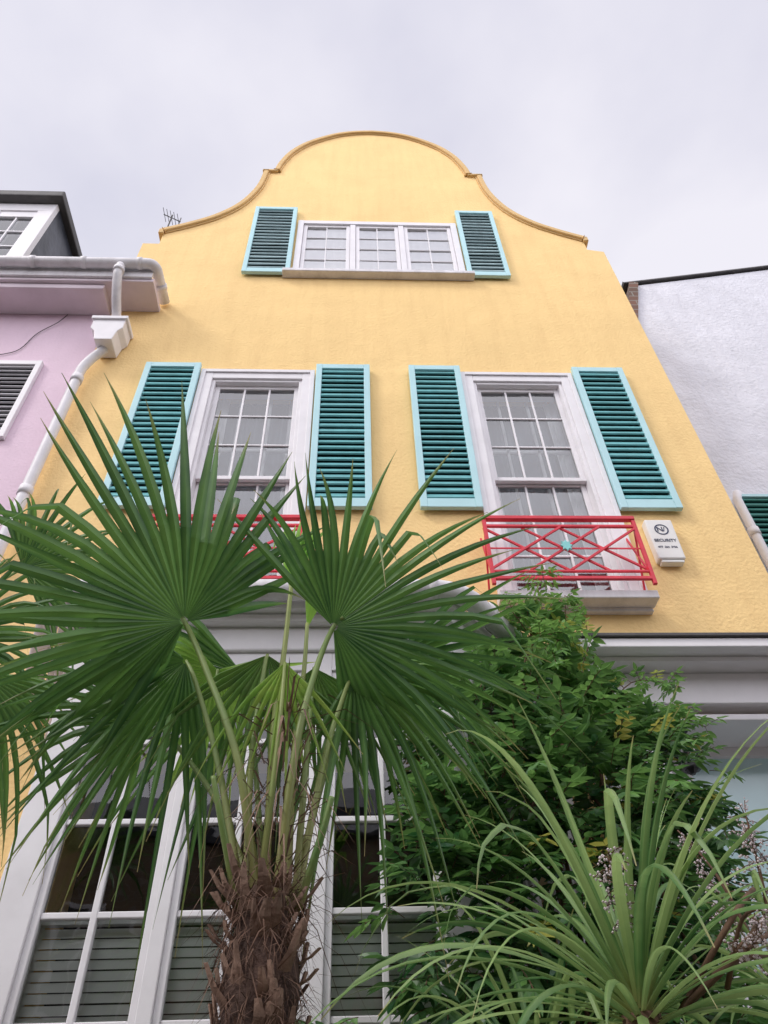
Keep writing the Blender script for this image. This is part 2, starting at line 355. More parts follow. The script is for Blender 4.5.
# bay window (canted)
by=-0.90
bx0,bx1=-1.37,0.46
plan=[(-1.76,-.002),(bx0,by),(bx1,by),(1.22,-.002)]
fb=MB(); gb=MB()
def facewin(p,q,segs,rows,zb,zt):
    p=Vector((p[0],p[1],0)); q=Vector((q[0],q[1],0)); d=(q-p).normalized(); L=(q-p).length
    n=Vector((d.y,-d.x,0))
    def slab(u0,u1,z0,z1,o0,o1):
        c=p+d*(u0+u1)/2+n*(o0+o1)/2+Vector((0,0,(z0+z1)/2)); fb.obox(c,d*(u1-u0)/2,n*(o1-o0)/2,Vector((0,0,(z1-z0)/2)))
    prev=0
    for (u0,u1) in segs:
        slab(prev,u0,zb,zt,-.09,0); prev=u1
    slab(prev,L,zb,zt,-.09,0)
    for (u0,u1) in segs:
        slab(u0,u1,zt-.10,zt,-.089,-.001); slab(u0,u1,zb,zb+.05,-.089,-.001)
        a0,a1=u0,u1; z0,z1=zb+.05,zt-.10
        slab(a0,a0+.028,z0,z1,-.06,-.014); slab(a1-.028,a1,z0,z1,-.06,-.014); slab(a0+.028,a1-.028,z1-.03,z1,-.059,-.015); slab(a0+.028,a1-.028,z0,z0+.04,-.059,-.015)
        m=(a0+a1)/2; slab(m-.013,m+.013,z0+.04,z1-.03,-.055,-.02)
        rr=[z0]+[z for z in rows if z0<z<z1]+[z1]
        for z in rr[1:-1]:
            slab(a0+.028,a1-.028,z-.012,z+.012,-.053,-.022)
        for (c0,c1) in zip(rr[:-1],rr[1:]):
            for (h0,h1) in ((a0,m),(m,a1)):
                e=[random.uniform(-.0025,.0025) for _ in range(3)]
                gb.add([p+d*h0-n*(.04+e[0])+Vector((0,0,c0)),p+d*h1-n*(.04+e[1])+Vector((0,0,c0)),p+d*h1-n*(.04+e[1]+e[2])+Vector((0,0,c1)),p+d*h0-n*(.04+e[0]+e[2])+Vector((0,0,c1))],[(0,1,2,3)])
rows=[1.36,1.72,2.075,2.43,2.786,3.142]
def fx(x): return x-bx0
facewin(plan[1],plan[2],[(fx(-1.215),fx(-.757)),(fx(-.70),fx(-.246)),(fx(-.105),fx(.352))],rows,0.9,3.60)
facewin(plan[2],plan[3],[(.12,.53),(.60,1.02)],rows,0.9,3.60)
facewin(plan[0],plan[1],[(.1,.46),(.52,.88)],rows,0.9,3.60)
fb.obj('bay_window_frames',M_white,H,0.004); gb.obj('bay_window_glass',M_glassd,H)
def offplan(d):
    P=[Vector((a,b)) for a,b in plan]; out=[]
    ns=[]
    for i in range(3):
        t=(P[i+1]-P[i]).normalized(); ns.append(Vector((t.y,-t.x)))
    out.append(P[0]+ns[0]*d); 
    for i in (1,2):
        b=(ns[i-1]+ns[i]).normalized(); out.append(P[i]+b*d/b.dot(ns[i]))
    out.append(P[3]+ns[2]*d)
    out[0].y=-.002; out[3].y=-.002
    return [(a.x,a.y) for a in out]
c=MB(); c.zprism(offplan(.02),3.602,3.74); c.zprism(offplan(.07),3.742,3.79); c.zprism(offplan(0.11),3.792,3.85)
c.zprism(offplan(.05),0.84,0.898)
c.obj('bay_cornice',M_white,H,0.01)
c=MB(); c.zprism(offplan(.0),0.0,0.838); c.obj('bay_base_wall',M_yel,H)
c=MB(); c.zprism(offplan(.06),3.852,3.93); c.obj('bay_roof',M_lead,H,0.01)
gp=offplan(.17); gpts=[(gp[0][0],-.05,3.86)]+[(x,y,3.86) for x,y in gp[1:3]]+[(gp[3][0],-.05,3.86)]
def roundpath(P,r=0.16,n=6):
    P=[Vector(p) for p in P]; out=[P[0]]
    for i in range(1,len(P)-1):
        a=P[i]+(P[i-1]-P[i]).normalized()*r; b=P[i]+(P[i+1]-P[i]).normalized()*r
        for k in range(n+1):
            t=k/n; out.append(a*(1-t)**2+P[i]*2*t*(1-t)+b*t*t)
    out.append(P[-1]); return out
g=MB(); g.tube(roundpath(gpts),0.055,14); 
for k,(u) in enumerate((.2,.5,.8)):
    p=Vector(gpts[2]).lerp(Vector(gpts[3]),u); d=(Vector(gpts[3])-Vector(gpts[2])).normalized(); g.tube([p-d*.02,p+d*.02],0.064,14)
for x in (-1.2,-.6,0,.4): g.tube([(x-.02,gpts[1][1],3.86),(x+.02,gpts[1][1],3.86)],0.064,14)
g.obj('bay_gutter',M_whold,H,0,True)
b=MB()
for i in range(42):
    z=0.95+i*0.036+random.uniform(-.001,.001)
    if z<2.42: b.obox((-.45,by+.105,z),(.85,0,0),(0,.004,.0158),(0,-.0004,.0008))
b.obj('bay_blinds',M_blind,H)
b=MB(); 
for x in (-1.22,-.73,-.2,.36): b.box(x-.02,x+.02,by+.13,by+.14,.9,2.43)
b.box(-1.3,.42,by+.10,by+.135,2.42,2.45); b.obj('bay_blind_rails',M_blind,H)

# door surround
d=MB()
d.box(1.36,1.72,-.13,-.001,0,3.74)
d.box(1.40,1.68,-.15,-.1305,0.3,3.60)
d.box(2.86,2.97,-.13,-.001,0,3.74)
d.box(1.34,2.978,-.15,-.001,3.742,3.95)
d.box(1.27,2.98,-.28,-.001,3.952,3.985)
d.box(1.23,2.985,-.38,-.001,3.987,4.05)
d.box(1.36,1.50,-.27,-.1505,3.86,3.9515); 
d.box(2.80,2.94,-.27,-.1505,3.86,3.9515)
d.box(1.722,1.78,-.10,.30,0,3.70); d.box(2.80,2.858,-.10,.30,0,3.70); d.box(1.78,2.80,-.10,.30,3.66,3.70)
d.obj('door_surround',M_white,H,0.006)
d=MB(); d.box(1.21,2.986,-.40,-.001,4.052,4.075); d.obj('door_hood_lead',M_lead,H,0.004)
d=MB()
d.box(1.78,2.02,.24,.30,0,3.66); d.box(2.74,2.80,.24,.30,0,3.66); d.box(2.02,2.74,.24,.30,3.60,3.66); d.box(2.02,2.74,.242,.298,2.22,2.30); d.box(2.02,2.74,.242,.298,.0,.3)
d.box(2.02,2.06,.25,.30,2.30,3.60);d.box(2.70,2.74,.25,.30,2.30,3.60)
d.box(1.83,1.97,.225,.2395,.4,2.2); d.box(1.83,1.97,.225,.2395,2.4,3.5)
d.obj('front_door_frame',M_white,H,0.004)
d=MB(); d.box(2.06,2.70,.27,.28,2.30,3.60); d.box(2.02,2.74,.26,.29,.3,2.22); d.obj('door_glass',M_aquag,H)
l=MB(); lx,ly=1.93,-.03
l.tube([(lx,ly,3.62),(lx,ly,3.66)],0.05,16); l.tube([(lx,ly,3.60),(lx,ly,3.63)],0.012,8)
l.tube([(lx,ly,3.55),(lx,ly,3.60)],[.10,.03],6)
for k in range(6):
    a=math.pi/3*k; l.bar((lx+.085*math.cos(a),ly+.085*math.sin(a),3.55),(lx+.06*math.cos(a),ly+.06*math.sin(a),3.41),.01,.01,(0,0.3,1))
l.tube([(lx,ly,3.39),(lx,ly,3.41)],[.065,.065],6); l.tube([(lx,ly,3.36),(lx,ly,3.39)],[.015,.04],6)
l.obj('porch_lantern',M_black,H)
l=MB(); l.tube([(lx,ly,3.415),(lx,ly,3.54)],[.052,.075],6); l.obj('porch_lantern_glass',M_glass,H)

# alarm box
A=empty('security_alarm_box')
ax=-.03
a=MB(); a.prism([(2.215+ax,4.95),(2.415+ax,4.95),(2.42+ax,5.34),(2.21+ax,5.34)],-.075,-.001); a.obj('housing',M_plastic,A,0.012)
a=MB(); a.box(2.235+ax,2.40+ax,-.065,-.01,4.925,4.948); a.obj('strobe_base',M_blind,A,0.006)
a=MB(); n=28; r0,r1=.043,.053
for k in range(n):
    t0=2*math.pi*k/n;t1=2*math.pi*(k+1)/n
    X=2.315+ax;Z=5.235;y=-.0775
    vs=[(X+r*math.cos(t),y,Z+r*math.sin(t)) for t in (t0,t1) for r in (r0,r1)]
    a.add([vs[0],vs[1],vs[3],vs[2]],[(0,1,2,3)])
a.obj('logo_ring',M_ink,A)
def text(s,x,y,z,size,parent,mat,name):
    cu=bpy.data.curves.new(name,'FONT'); cu.body=s; cu.size=size; cu.align_x='CENTER'; cu.align_y='CENTER'; cu.extrude=.0005; cu.offset=.0006
    o=bpy.data.objects.new(name,cu); col.objects.link(o); o.location=(x,y,z); o.rotation_euler=(math.radians(90),0,0); o.parent=parent; cu.materials.append(mat)
text('N',2.302+ax,-.0775,5.235,.065,A,M_ink,'logo_letter'); text('/',2.333+ax,-.0775,5.235,.06,A,M_ink,'logo_slash')
text('SECURITY',2.312+ax,-.0775,5.125,.037,A,M_ink,'lettering'); text('077  364  2956',2.312+ax,-.0775,5.06,.023,A,M_ink,'phone_lettering')

# ---------------------------------------------------------------- pink house
K=empty('pink_house')
k=MB(); k.box(-7.5,-2.4815,.002,.3,0,8.4); k.obj('front_wall',M_pink,K)
k=MB(); k.box(-7.5,-2.0,-.34,-.001,8.36,8.42); k.box(-7.5,-2.4815,-.30,-.0012,8.28,8.358); k.obj('eaves_soffit',M_soff,K,0.006)
k=MB(); k.box(-7.5,-2.02,-.37,-.341,8.40,8.60); k.obj('fascia',M_whold,K,0.005)
k=MB(); 
gpath=roundpath([(-7.5,-.43,8.55),(-2.0,-.43,8.55),(-1.97,-.03,8.50)],.08)
k.tube(gpath,0.055,14)
for x in (-6,-5,-4,-3.2,-2.7,-2.15): k.tube([(x-.025,-.43,8.55),(x+.025,-.43,8.55)],0.064,14)
k.tube([(-1.985,-.22,8.525),(-1.982,-.17,8.52)],0.065,14)
dp=spline([(-2.33,-.43,8.50),(-2.33,-.42,8.36),(-2.33,-.30,8.18),(-2.33,-.12,8.0),(-2.33,-.10,7.84)],5)
k.tube(dp,0.045,14); k.tube([(-2.33,-.43,8.44),(-2.33,-.43,8.38)],.055,14); k.tube([(-2.33,-.105,7.95),(-2.33,-.10,7.86)],.055,14)
dp2=spline([(-2.33,-.10,7.62),(-2.34,-.10,7.5),(-2.42,-.09,7.36),(-2.47,-.085,7.2),(-2.47,-.085,7.0)],5)+[Vector((-2.47,-.085,4.0)),Vector((-2.47,-.085,.1))]
k.tube(dp2,0.043,14)
for z in (7.05,5.6,4.1,2.6): k.tube([(-2.47,-.085,z-.04),(-2.47,-.085,z+.04)],.052,14)
k.obj('gutter_and_downpipe',M_whold,K,0,True)
k=MB(); k.prism([(-2.48,7.86),(-2.18,7.86),(-2.18,7.70),(-2.22,7.64),(-2.24,7.50),(-2.40,7.50),(-2.43,7.64),(-2.48,7.70)],-.22,-.01); k.box(-2.50,-2.16,-.24,-.008,7.83,7.88); k.obj('rainwater_hopper',M_white,K,0.006)
shutter(K,'shutter_grey',-3.42,-2.88,6.30,7.40,-.0,M_white,M_greysl,M_black,16,.05)
k=MB(); k.tube(spline([(-2.9,-.01,8.27),(-2.95,-.02,8.1),(-3.1,-.01,7.9),(-3.2,-.01,7.6),(-3.5,-.01,7.5)],6),.004,6); k.obj('cable',M_black,K)
k=MB(); vs=[(-7.5,-.35,8.62),(-2.5,-.35,8.62),(-2.5,4,10.3),(-7.5,4,10.3),(-7.5,-.35,8.55),(-2.5,-.35,8.55),(-2.5,4,10.2),(-7.5,4,10.2)]
k.add(vs,[(0,1,2,3),(7,6,5,4),(0,4,5,1),(1,5,6,2),(2,6,7,3),(3,7,4,0)]); k.obj('roof',M_slate,K)
k=MB(); k.box(-6.6,-3.95,.30,3.5,8.9,11.45); k.obj('dormer_cheeks',M_slate,K)
k=MB(); k.box(-6.8,-3.86,.10,3.6,11.45,11.6); k.obj('dormer_roof',M_lead,K,0.02)
k=MB(); k.box(-6.6,-3.95,.22,.299,11.25,11.448); k.box(-4.15,-3.95,.22,.299,8.9,11.25); k.box(-4.75,-4.63,.22,.299,8.9,11.25)
k.box(-4.63,-4.15,.24,.298,11.1,11.25); k.box(-4.63,-4.15,.24,.298,8.9,9.5)
for z in (9.9,10.3,10.7): k.box(-4.63,-4.15,.25,.297,z-.012,z+.012)
k.box(-4.40,-4.38,.252,.298,9.5,11.1)
k.box(-6.6,-4.75,.23,.298,8.9,9.5); 
for x in (-5.5,-5.0): k.box(x-.02,x+.02,.25,.297,9.5,11.25)
k.obj('dormer_window_frames',M_white,K,0.004)
k=MB(); k.box(-4.63,-4.15,.27,.28,9.5,11.1); k.box(-6.6,-4.75,.27,.28,9.5,11.25); k.obj('dormer_glass',M_glass,K)

# ---------------------------------------------------------------- white house to the right
W=empty('white_house')
w=MB(); w.prism([(2.985,0),(2.985,8.6),(3.45,9.3),(3.80,10.60),(4.9,10.88),(9,11.95),(9,0)],.8,1.1); w.obj('front_wall',M_whs,W)
w=MB()
w.prism([(3.33,9.3),(3.68,10.62),(3.798,10.60),(3.448,9.3)],.75,3.0); w.obj('brick_return',M_brick,W)
w=MB(); L=[(3.60,10.60),(3.84,10.66),(4.9,10.93),(9,12.0)]
band(w,L,-.02,.01,.76,1.2); w.obj('parapet_coping',M_lead,W,0.006)
shutter(W,'shutter_green',3.62,4.15,5.35,6.48,.78,M_aqua,M_dgreen,M_dteal,16,.03)
w=MB(); w.tube([(3.60,.70,6.45),(3.57,.70,6.36),(3.57,.70,.1)],.04,12); w.tube([(3.57,.70,5.9),(3.57,.70,5.98)],.05,12); w.obj('downpipe',M_white,W,0,True)
w=MB(); w.box(2.99,9,1.11,7,0,10); w.obj('body',M_whs,W)

# antenna
T=empty('tv_antenna')
t=MB(); t.tube([(-2.5,.4,9.75),(-2.5,.4,11.6)],.010,8)
t.bar((-2.62,.4,11.62),(-2.36,.4,11.40),.010)
for i in range(5):
    x=-2.61+i*.055; z=11.61-i*.047; t.bar((x,.30,z),(x,.50,z),.006,.006,(0,0,1))
t.bar((-2.37,.4,11.30),(-2.37,.4,11.52),.010)
t.obj('mast_and_elements',M_lead,T)

# ---------------------------------------------------------------- ground etc
g=MB(); g.add([(-150,-150,0),(150,-150,0),(150,150,0),(-150,150,0)],[(0,1,2,3)]); g.obj('ground',M_asph)
g=MB(); g.box(-30,30,-5.6,-3.4,.003,.12); g.obj('pavement',M_pave,None,0.01)
g=MB(); g.box(-30,30,-14.5,-12.5,.003,.12); g.obj('pavement',M_pave,None,0.01)
g=MB(); g.box(-2.4,2.9,-3.38,-.95,.003,.10); g.obj('garden_bed',M_soil,None,0.01)
Z=empty('brick_terrace')
z=MB(); z.box(-20,20,-21,-14.6,0,8.2); z.obj('walls',M_ochre,Z)
z=MB(); z.prism([(-20.2,8.2),(20.2,8.2),(20.2,8.35),(-20.2,8.35)],-21.2,-14.4); vs=[(-20,-21,8.36),(20,-21,8.36),(20,-14.6,8.36),(-20,-14.6,8.36),(-20,-17.8,10.3),(20,-17.8,10.3)]
z.add(vs,[(0,1,5,4),(2,3,4,5),(0,4,3),(1,2,5),(3,2,1,0)]); z.obj('roof',M_slate,Z)
z=MB(); zg=MB()
for i in range(12):
    x=-18.5+i*3.3
    for zz in (1.0,4.6):
        z.box(x-.65,x+.65,-14.598,-14.52,zz,zz+2.1); zg.box(x-.53,x-.03,-14.519,-14.515,zz+.1,zz+2.0); zg.box(x+.03,x+.53,-14.519,-14.515,zz+.1,zz+2.0)
z.obj('window_frames',M_white,Z); zg.obj('window_panes',M_black,Z)

# ---------------------------------------------------------------- fan palm
def fan(mb,Hb,Nn,U,R,spread,nseg,droop,fuse=0.34,seed=0,fold=0.35,back=0.10,dead=0.0,bright=0.0,gap=1.0,short=.28,wild=1.0):
    rnd=random.Random(seed)
    Hb=Vector(Hb); Nn=Vector(Nn).normalized(); U=Vector(U); U=(U-Nn*U.dot(Nn)).normalized(); Rt=U.cross(Nn).normalized()
    dphi=math.radians(spread)/nseg
    ts=[.02,.12,.22,.29,fuse,.46,.58,.70,.81,.91,.97,1.0]
    for i in range(nseg):
        ph=-math.radians(spread)/2+dphi*(i+.5)
        e=abs(ph)/math.pi
        L=R*(1.0-short*(e/.8)**1.6)*rnd.uniform(.86,1.07)
        jit=rnd.gauss(0,.06)*wild; jn=rnd.gauss(0,.09)*wild; sag=droop*rnd.uniform(.3,1.9)*(1+.8*e)
        if rnd.random()<.12: sag+=.35
        v0=rnd.random(); brk=rnd.uniform(.5,.9) if rnd.random()<.18 else 2
        twist=rnd.gauss(0,.5)
        w0=fuse*R*math.tan(dphi/2)*gap
        vs=[];cs=[]
        for t in ts:
            k=max(0,t-fuse)/(1-fuse)
            a=ph+jit*k
            D=U*math.cos(a)+Rt*math.sin(a); S=(-U*math.sin(a)+Rt*math.cos(a))
            S=(S*math.cos(twist*k)+Nn*math.sin(twist*k))
            p=Hb+D*L*t - Nn*back*R*(t**2) + Nn*jn*R*k + Vector((0,0,-1))*sag*L*k*k
            if t>brk: p+=Vector((0,0,-1))*(t-brk)*L*.9 - D*(t-brk)*L*.5
            w=t*R*math.tan(dphi/2) if t<=fuse else w0*(1+.10*math.sin(k*math.pi*.8))*(1-k**1.7)
            w=max(w,.0008)
            up=Nn*(-fold)*w*2*(1 if t<=fuse else 1-.3*k)
            tip=max(0,(t-.86)/.14)*(.9 if v0>.3 else .3)+dead*rnd.uniform(.3,1)
            c0=min(1,v0*.5+bright+.1)
            vs+=[p+S*w,p-up,p-S*w]
            cs+=[(c0,min(1,tip),0),(min(1,c0+.5),min(1,tip),0),(c0,min(1,tip),0)]
        fs=[]
        for j in range(len(ts)-1):
            o=3*j; fs+=[(o,o+1,o+4,o+3),(o+1,o+2,o+5,o+4)]
        mb.add(vs,fs,cs)
def petiole(mb,pts,r0=.010,r1=.0055,g=0.4):
    P=spline(pts,7); n=len(P); mb.tube(P,[r0+(r1-r0)*i/(n-1) for i in range(n)],8,True,[(g+random.uniform(-.05,.05),max(0,.6-1.6*i/(n-1)),0) for i in range(n)])

PT=empty('palm_tree')
pl=MB(); pb=MB(); pp=MB()
fan(pl,(-.50,-2.20,2.83),(.34,-.76,-.54),(-.62,-.56,.54),.88,236,37,.05,seed=1,fold=.35,short=.74)
fan(pl,(-.06,-2.20,2.81),(-.16,-.80,-.56),(.88,-.31,.30),.68,222,35,.08,seed=2,fold=.35,short=.30)
fan(pl,(.12,-1.85,2.92),(-.1,-.5,-.85),(.95,.05,-.05),.60,110,14,.16,seed=3,fold=.5,gap=.85)
fan(pl,(-.50,-2.10,2.76),(.2,-.9,-.3),(-.68,-.1,-.60),.54,150,22,.16,seed=4,fold=.4)
fan(pl,(.00,-2.10,2.72),(.1,-.95,-.1),(.60,-.05,-.70),.50,140,20,.22,seed=5,fold=.5,dead=.05)
fan(pb,(-.42,-2.02,2.78),(.1,-.85,-.5),(-.15,-.1,-.9),.38,240,32,.05,seed=6,bright=.3)
fan(pb,(-.205,-2.10,3.02),(.1,-.95,.1),(.04,-.14,.95),.44,30,9,.02,seed=8,fuse=.7,bright=.5,gap=.9,fold=.8,wild=.5)
fan(pb,(-.15,-2.04,2.92),(-.4,-.85,.1),(.08,-.1,.92),.42,34,8,.05,seed=9,fuse=.6,bright=.3,gap=.9,fold=.8,dead=.2,wild=.5)
fan(pl,(-.26,-2.10,2.78),(.05,-.95,0),(-.08,.0,-.95),.44,120,16,.1,seed=11,dead=.15,fold=.6,gap=.85)
fan(pl,(-.12,-2.06,2.76),(.05,-.95,0),(.12,.0,-.95),.44,110,15,.1,seed=12,dead=.10,fold=.6,gap=.85)
fan(pb,(-.19,-2.24,2.66),(.05,-.95,0),(.02,.0,-.95),.34,90,10,.1,seed=16,dead=.35,fold=.6,gap=.7)
fan(pl,(-.36,-1.90,2.84),(.1,-.7,-.6),(-.9,.2,-.1),.62,130,19,.2,seed=15,fold=.45,gap=.9)
fan(pl,(-.62,-1.95,2.66),(.2,-.8,-.5),(-.9,-.1,-.2),.50,150,20,.2,seed=17,fold=.45,gap=.9,bright=.15)
bs=[(-.21,-2.22,2.03),(-.17,-2.24,2.03),(-.13,-2.2,2.03),(-.24,-2.18,2.03),(-.15,-2.15,2.03),(-.20,-2.14,2.03)]
petiole(pp,[bs[0],(-.28,-2.27,2.35),(-.41,-2.24,2.65),(-.50,-2.20,2.83),(-.53,-2.23,2.87)],.011,.006)
petiole(pp,[bs[1],(-.14,-2.28,2.4),(-.10,-2.24,2.65),(-.06,-2.2,2.81),(-.03,-2.22,2.83)],.011,.006)
petiole(pp,[bs[4],(-.06,-2.05,2.5),(.03,-1.95,2.78),(.12,-1.85,2.92)],.010,.005)
petiole(pp,[bs[3],(-.35,-2.15,2.4),(-.45,-2.13,2.66),(-.50,-2.10,2.76)],.010,.005)
petiole(pp,[bs[2],(-.08,-2.15,2.4),(-.03,-2.12,2.62),(.0,-2.10,2.72)],.010,.005,.6)
petiole(pp,[bs[5],(-.30,-2.08,2.4),(-.40,-2.04,2.66),(-.42,-2.02,2.78)],.009,.005)
petiole(pp,[bs[5],(-.22,-2.12,2.5),(-.21,-2.10,2.8),(-.205,-2.10,3.06)],.010,.007,1.0)
petiole(pp,[bs[4],(-.16,-2.10,2.5),(-.15,-2.06,2.75),(-.15,-2.04,2.94)],.009,.006,.9)
petiole(pp,[bs[3],(-.26,-2.2,2.4),(-.26,-2.14,2.7),(-.26,-2.10,2.78)],.009,.005,.5)
petiole(pp,[bs[2],(-.12,-2.2,2.4),(-.12,-2.1,2.66),(-.12,-2.06,2.76)],.009,.005,.3)
petiole(pp,[bs[5],(-.28,-2.0,2.5),(-.36,-1.90,2.84)],.009,.005,.3)
petiole(pp,[bs[5],(-.36,-2.05,2.35),(-.54,-1.98,2.58),(-.62,-1.95,2.66)],.009,.005,.3)
petiole(pp,[bs[0],(-.19,-2.26,2.4),(-.19,-2.24,2.66)],.009,.005,.7)
petiole(pp,[(-.25,-2.22,2.03),(-.30,-2.29,2.20),(-.33,-2.31,2.30)],.010,.006,.3)
petiole(pp,[(-.12,-2.23,2.03),(-.07,-2.27,2.18),(-.05,-2.28,2.26)],.010,.007,.2)
rnd=random.Random(77); ds=MB()
for i in range(170):
    a=rnd.uniform(0,6.28); r_=rnd.uniform(.02,.07); z=rnd.uniform(2.02,2.55)
    p=Vector((-.18+r_*math.cos(a),-2.18+r_*math.sin(a),z)); v=Vector((math.cos(a)*.5,math.sin(a)*.5,rnd.uniform(-.6,1.2))).normalized(); L=rnd.uniform(.08,.26)
    wv=Vector((-math.sin(a),math.cos(a),0))*rnd.uniform(.001,.0035)
    m=p+v*L*.5; e=p+v*L+Vector((0,0,-.5*L))
    ds.add([p-wv,p+wv,m+wv,m-wv,e],[(0,1,2,3),(3,2,4)])
ds.obj('sheath_strips',M_stub,PT)
pl.obj('fronds',M_palm,PT); pb.obj('young_fronds',M_palmb,PT); pp.obj('petioles',M_pet,PT,0,True)
def trunk(PT,x,y,zt,r,seed=3):
    rnd=random.Random(seed)
    tk=MB(); path=[(x+.015*math.sin(z*1.7),y+.02*math.cos(z*1.3),z) for z in [i*zt/30 for i in range(31)]]
    rr=[r*(.90+.14*math.sin(i*1.9)+rnd.uniform(-.07,.07)) for i in range(31)]; rr[-1]=r*.5; rr[-2]=r*.7
    tk.tube(path,rr,20); tk.obj('trunk',M_bark,PT,0,True)
    st=MB(); fb_=MB()
    for i in range(300):
        z=zt-.01-rnd.random()**1.3*(zt-.2); a=rnd.uniform(0,2*math.pi); d=Vector((math.cos(a),math.sin(a),0)); p=Vector((x+.015*math.sin(z*1.7),y+.02*math.cos(z*1.3),z))+d*r*.8
        tq=Vector((-d.y,d.x,0)); L=rnd.uniform(.03,.09); e=p+d*rnd.uniform(.02,.065)+Vector((0,0,L))+tq*rnd.uniform(-.02,.02)
        m=(p+e)/2+d*.008; wv=rnd.uniform(.006,.014)
        vs=[]
        for q,w in ((p,wv*1.8),(m,wv),(e,wv*.6)): vs+=[q-tq*w,q+d*.006,q+tq*w,q-d*.004]
        fs=[]
        for j in (0,4):
            for k in range(4): fs.append((j+k,j+(k+1)%4,j+4+(k+1)%4,j+4+k))
        fs.append((8,9,10,11)); st.add(vs,fs)
    st.obj('leaf_stubs',M_stub,PT)
    for i in range(3600):
        z=zt+.04-abs(rnd.gauss(0,1))*zt*.35 
        if z<.1: continue
        a=rnd.uniform(0,2*math.pi); d=Vector((math.cos(a),math.sin(a),0)); tq=Vector((-d.y,d.x,0))
        p=Vector((x+.015*math.sin(z*1.7),y+.02*math.cos(z*1.3),z))+d*r*rnd.uniform(.7,1.0); v=(d*rnd.uniform(.05,.6)+tq*rnd.uniform(-.9,.9)+Vector((0,0,rnd.uniform(-1.3,.9)))).normalized()
        L=rnd.uniform(.03,.11); w=tq*rnd.uniform(.0006,.0018)
        m=p+v*L*.5+d*.006; e=p+v*L+Vector((0,0,-.4*L))
        fb_.add([p-w,p+w,m+w,m-w,e],[(0,1,2,3),(3,2,4)])
    fb_.obj('fibres',M_fib,PT)
trunk(PT,-.19,-2.19,2.08,.082)
P2=empty('palm_tree')
pl=MB(); pp=MB()
c2=(-1.65,-2.0,2.45)
hubs=[(-1.08,-2.1,2.72),(-1.38,-1.6,3.55),(-1.55,-2.2,3.2),(-2.0,-2.0,2.8),(-1.35,-1.9,3.0)]
fan(pl,hubs[0],(.5,-.8,-.1),(.15,-.1,-.9),.46,200,28,.1,seed=21)
fan(pl,hubs[1],(.1,-.8,-.6),(.75,.1,.5),.52,180,24,.15,seed=22)
fan(pl,hubs[2],(.1,-.8,-.6),(-.2,-.4,.8),.5,240,28,.15,seed=23)
fan(pl,hubs[3],(0,-.9,-.3),(-.8,0,-.3),.6,240,28,.15,seed=24)
fan(pl,hubs[4],(.2,-.8,-.5),(.6,-.1,.1),.45,120,16,.2,seed=25)
for q in hubs:
    m=(Vector(q)+Vector(c2))/2+Vector((0,0,.1)); petiole(pp,[c2,m,q])
pl.obj('fronds',M_palm,P2); pp.obj('petioles',M_pet,P2,0,True)
trunk(P2,-1.65,-2.0,2.47,.09,9)

# ---------------------------------------------------------------- strap-leaved cordyline
CP=empty('cordyline_plant')
def strap(mb,o,az,el,L,w,sag,v,seed):
    rnd=random.Random(seed); n=14
    p=Vector(o); d=Vector((math.cos(az)*math.cos(el),math.sin(az)*math.cos(el),math.sin(el)))
    side=Vector((-math.sin(az),math.cos(az),0)); vs=[];cs=[]; tw=rnd.gauss(0,.6)
    bend=rnd.uniform(.3,.8) if rnd.random()<.18 else 2
    for i in range(n+1):
        t=i/n
        ww=w*(.55+.9*t*(1-t)*2.2*.6)*(1-t**3.5)+.0008
        up=side.cross(d).normalized()
        s=(side*math.cos(tw*t)+up*math.sin(tw*t))
        tip=max(0,(t-.93)/.07)*.8+max(0,.10-t)*4
        vs+=[p+s*ww,p-up*ww*.45,p-s*ww]; cs+=[(v,tip,0),(min(1,v+.35),tip,0),(v,tip,0)]
        p=p+d*L/n
        sg=sag*(0.4+1.3*t)/n
        if t>bend: sg*=5; bend+=.12
        d=(d+Vector((0,0,-1))*sg).normalized()
    fs=[]
    for j in range(n):
        o_=3*j; fs+=[(o_,o_+1,o_+4,o_+3),(o_+1,o_+2,o_+5,o_+4)]
    mb.add(vs,fs,cs)
sl=MB(); rnd=random.Random(5)
def rosette(c,n,Lr,wr,seed,elr=(-.25,1.45)):
    rnd=random.Random(seed)
    for i in range(n):
        az=i*2.39996+rnd.uniform(-.2,.2); f=(i+.5)/n
        el=elr[0]+(elr[1]-elr[0])*f**.9+rnd.uniform(-.1,.1)
        strap(sl,(c[0]+.02*math.cos(az),c[1]+.02*math.sin(az),c[2]+.10*f),az,el,rnd.uniform(*Lr)*(1.0 if el<1.0 else .72),rnd.uniform(*wr),rnd.uniform(.7,1.9)*(1.2 if el<1.0 else .9),rnd.random(),seed*100+i)
rosette((.58,-2.25,1.78),110,(.48,.86),(.007,.013),31,(-.15,1.35))
rosette((1.0,-2.05,1.80),34,(.30,.54),(.006,.010),32,(-.25,1.0))
rosette((.42,-1.95,1.66),34,(.4,.66),(.006,.011),33,(-.2,1.2))
sl.obj('strap_leaves',M_strap,CP)
st=MB(); st.tube(spline([(.60,-2.2,0),(.61,-2.22,.9),(.58,-2.25,1.82)],6),.04,12); st.tube(spline([(.68,-2.2,0.1),(.85,-2.1,1.0),(1.0,-2.05,1.84)],6),.03,12); st.tube(spline([(.55,-2.15,.1),(.45,-2.0,.9),(.42,-1.95,1.68)],6),.027,12)
bb=MB()
def ico(c,r):
    vs=[(c[0]+r*a,c[1]+r*b,c[2]+r*d) for a,b,d in ((1,0,0),(-1,0,0),(0,1,0),(0,-1,0),(0,0,1),(0,0,-1))]
    bb.add(vs,[(0,2,4),(2,1,4),(1,3,4),(3,0,4),(2,0,5),(1,2,5),(3,1,5),(0,3,5)])
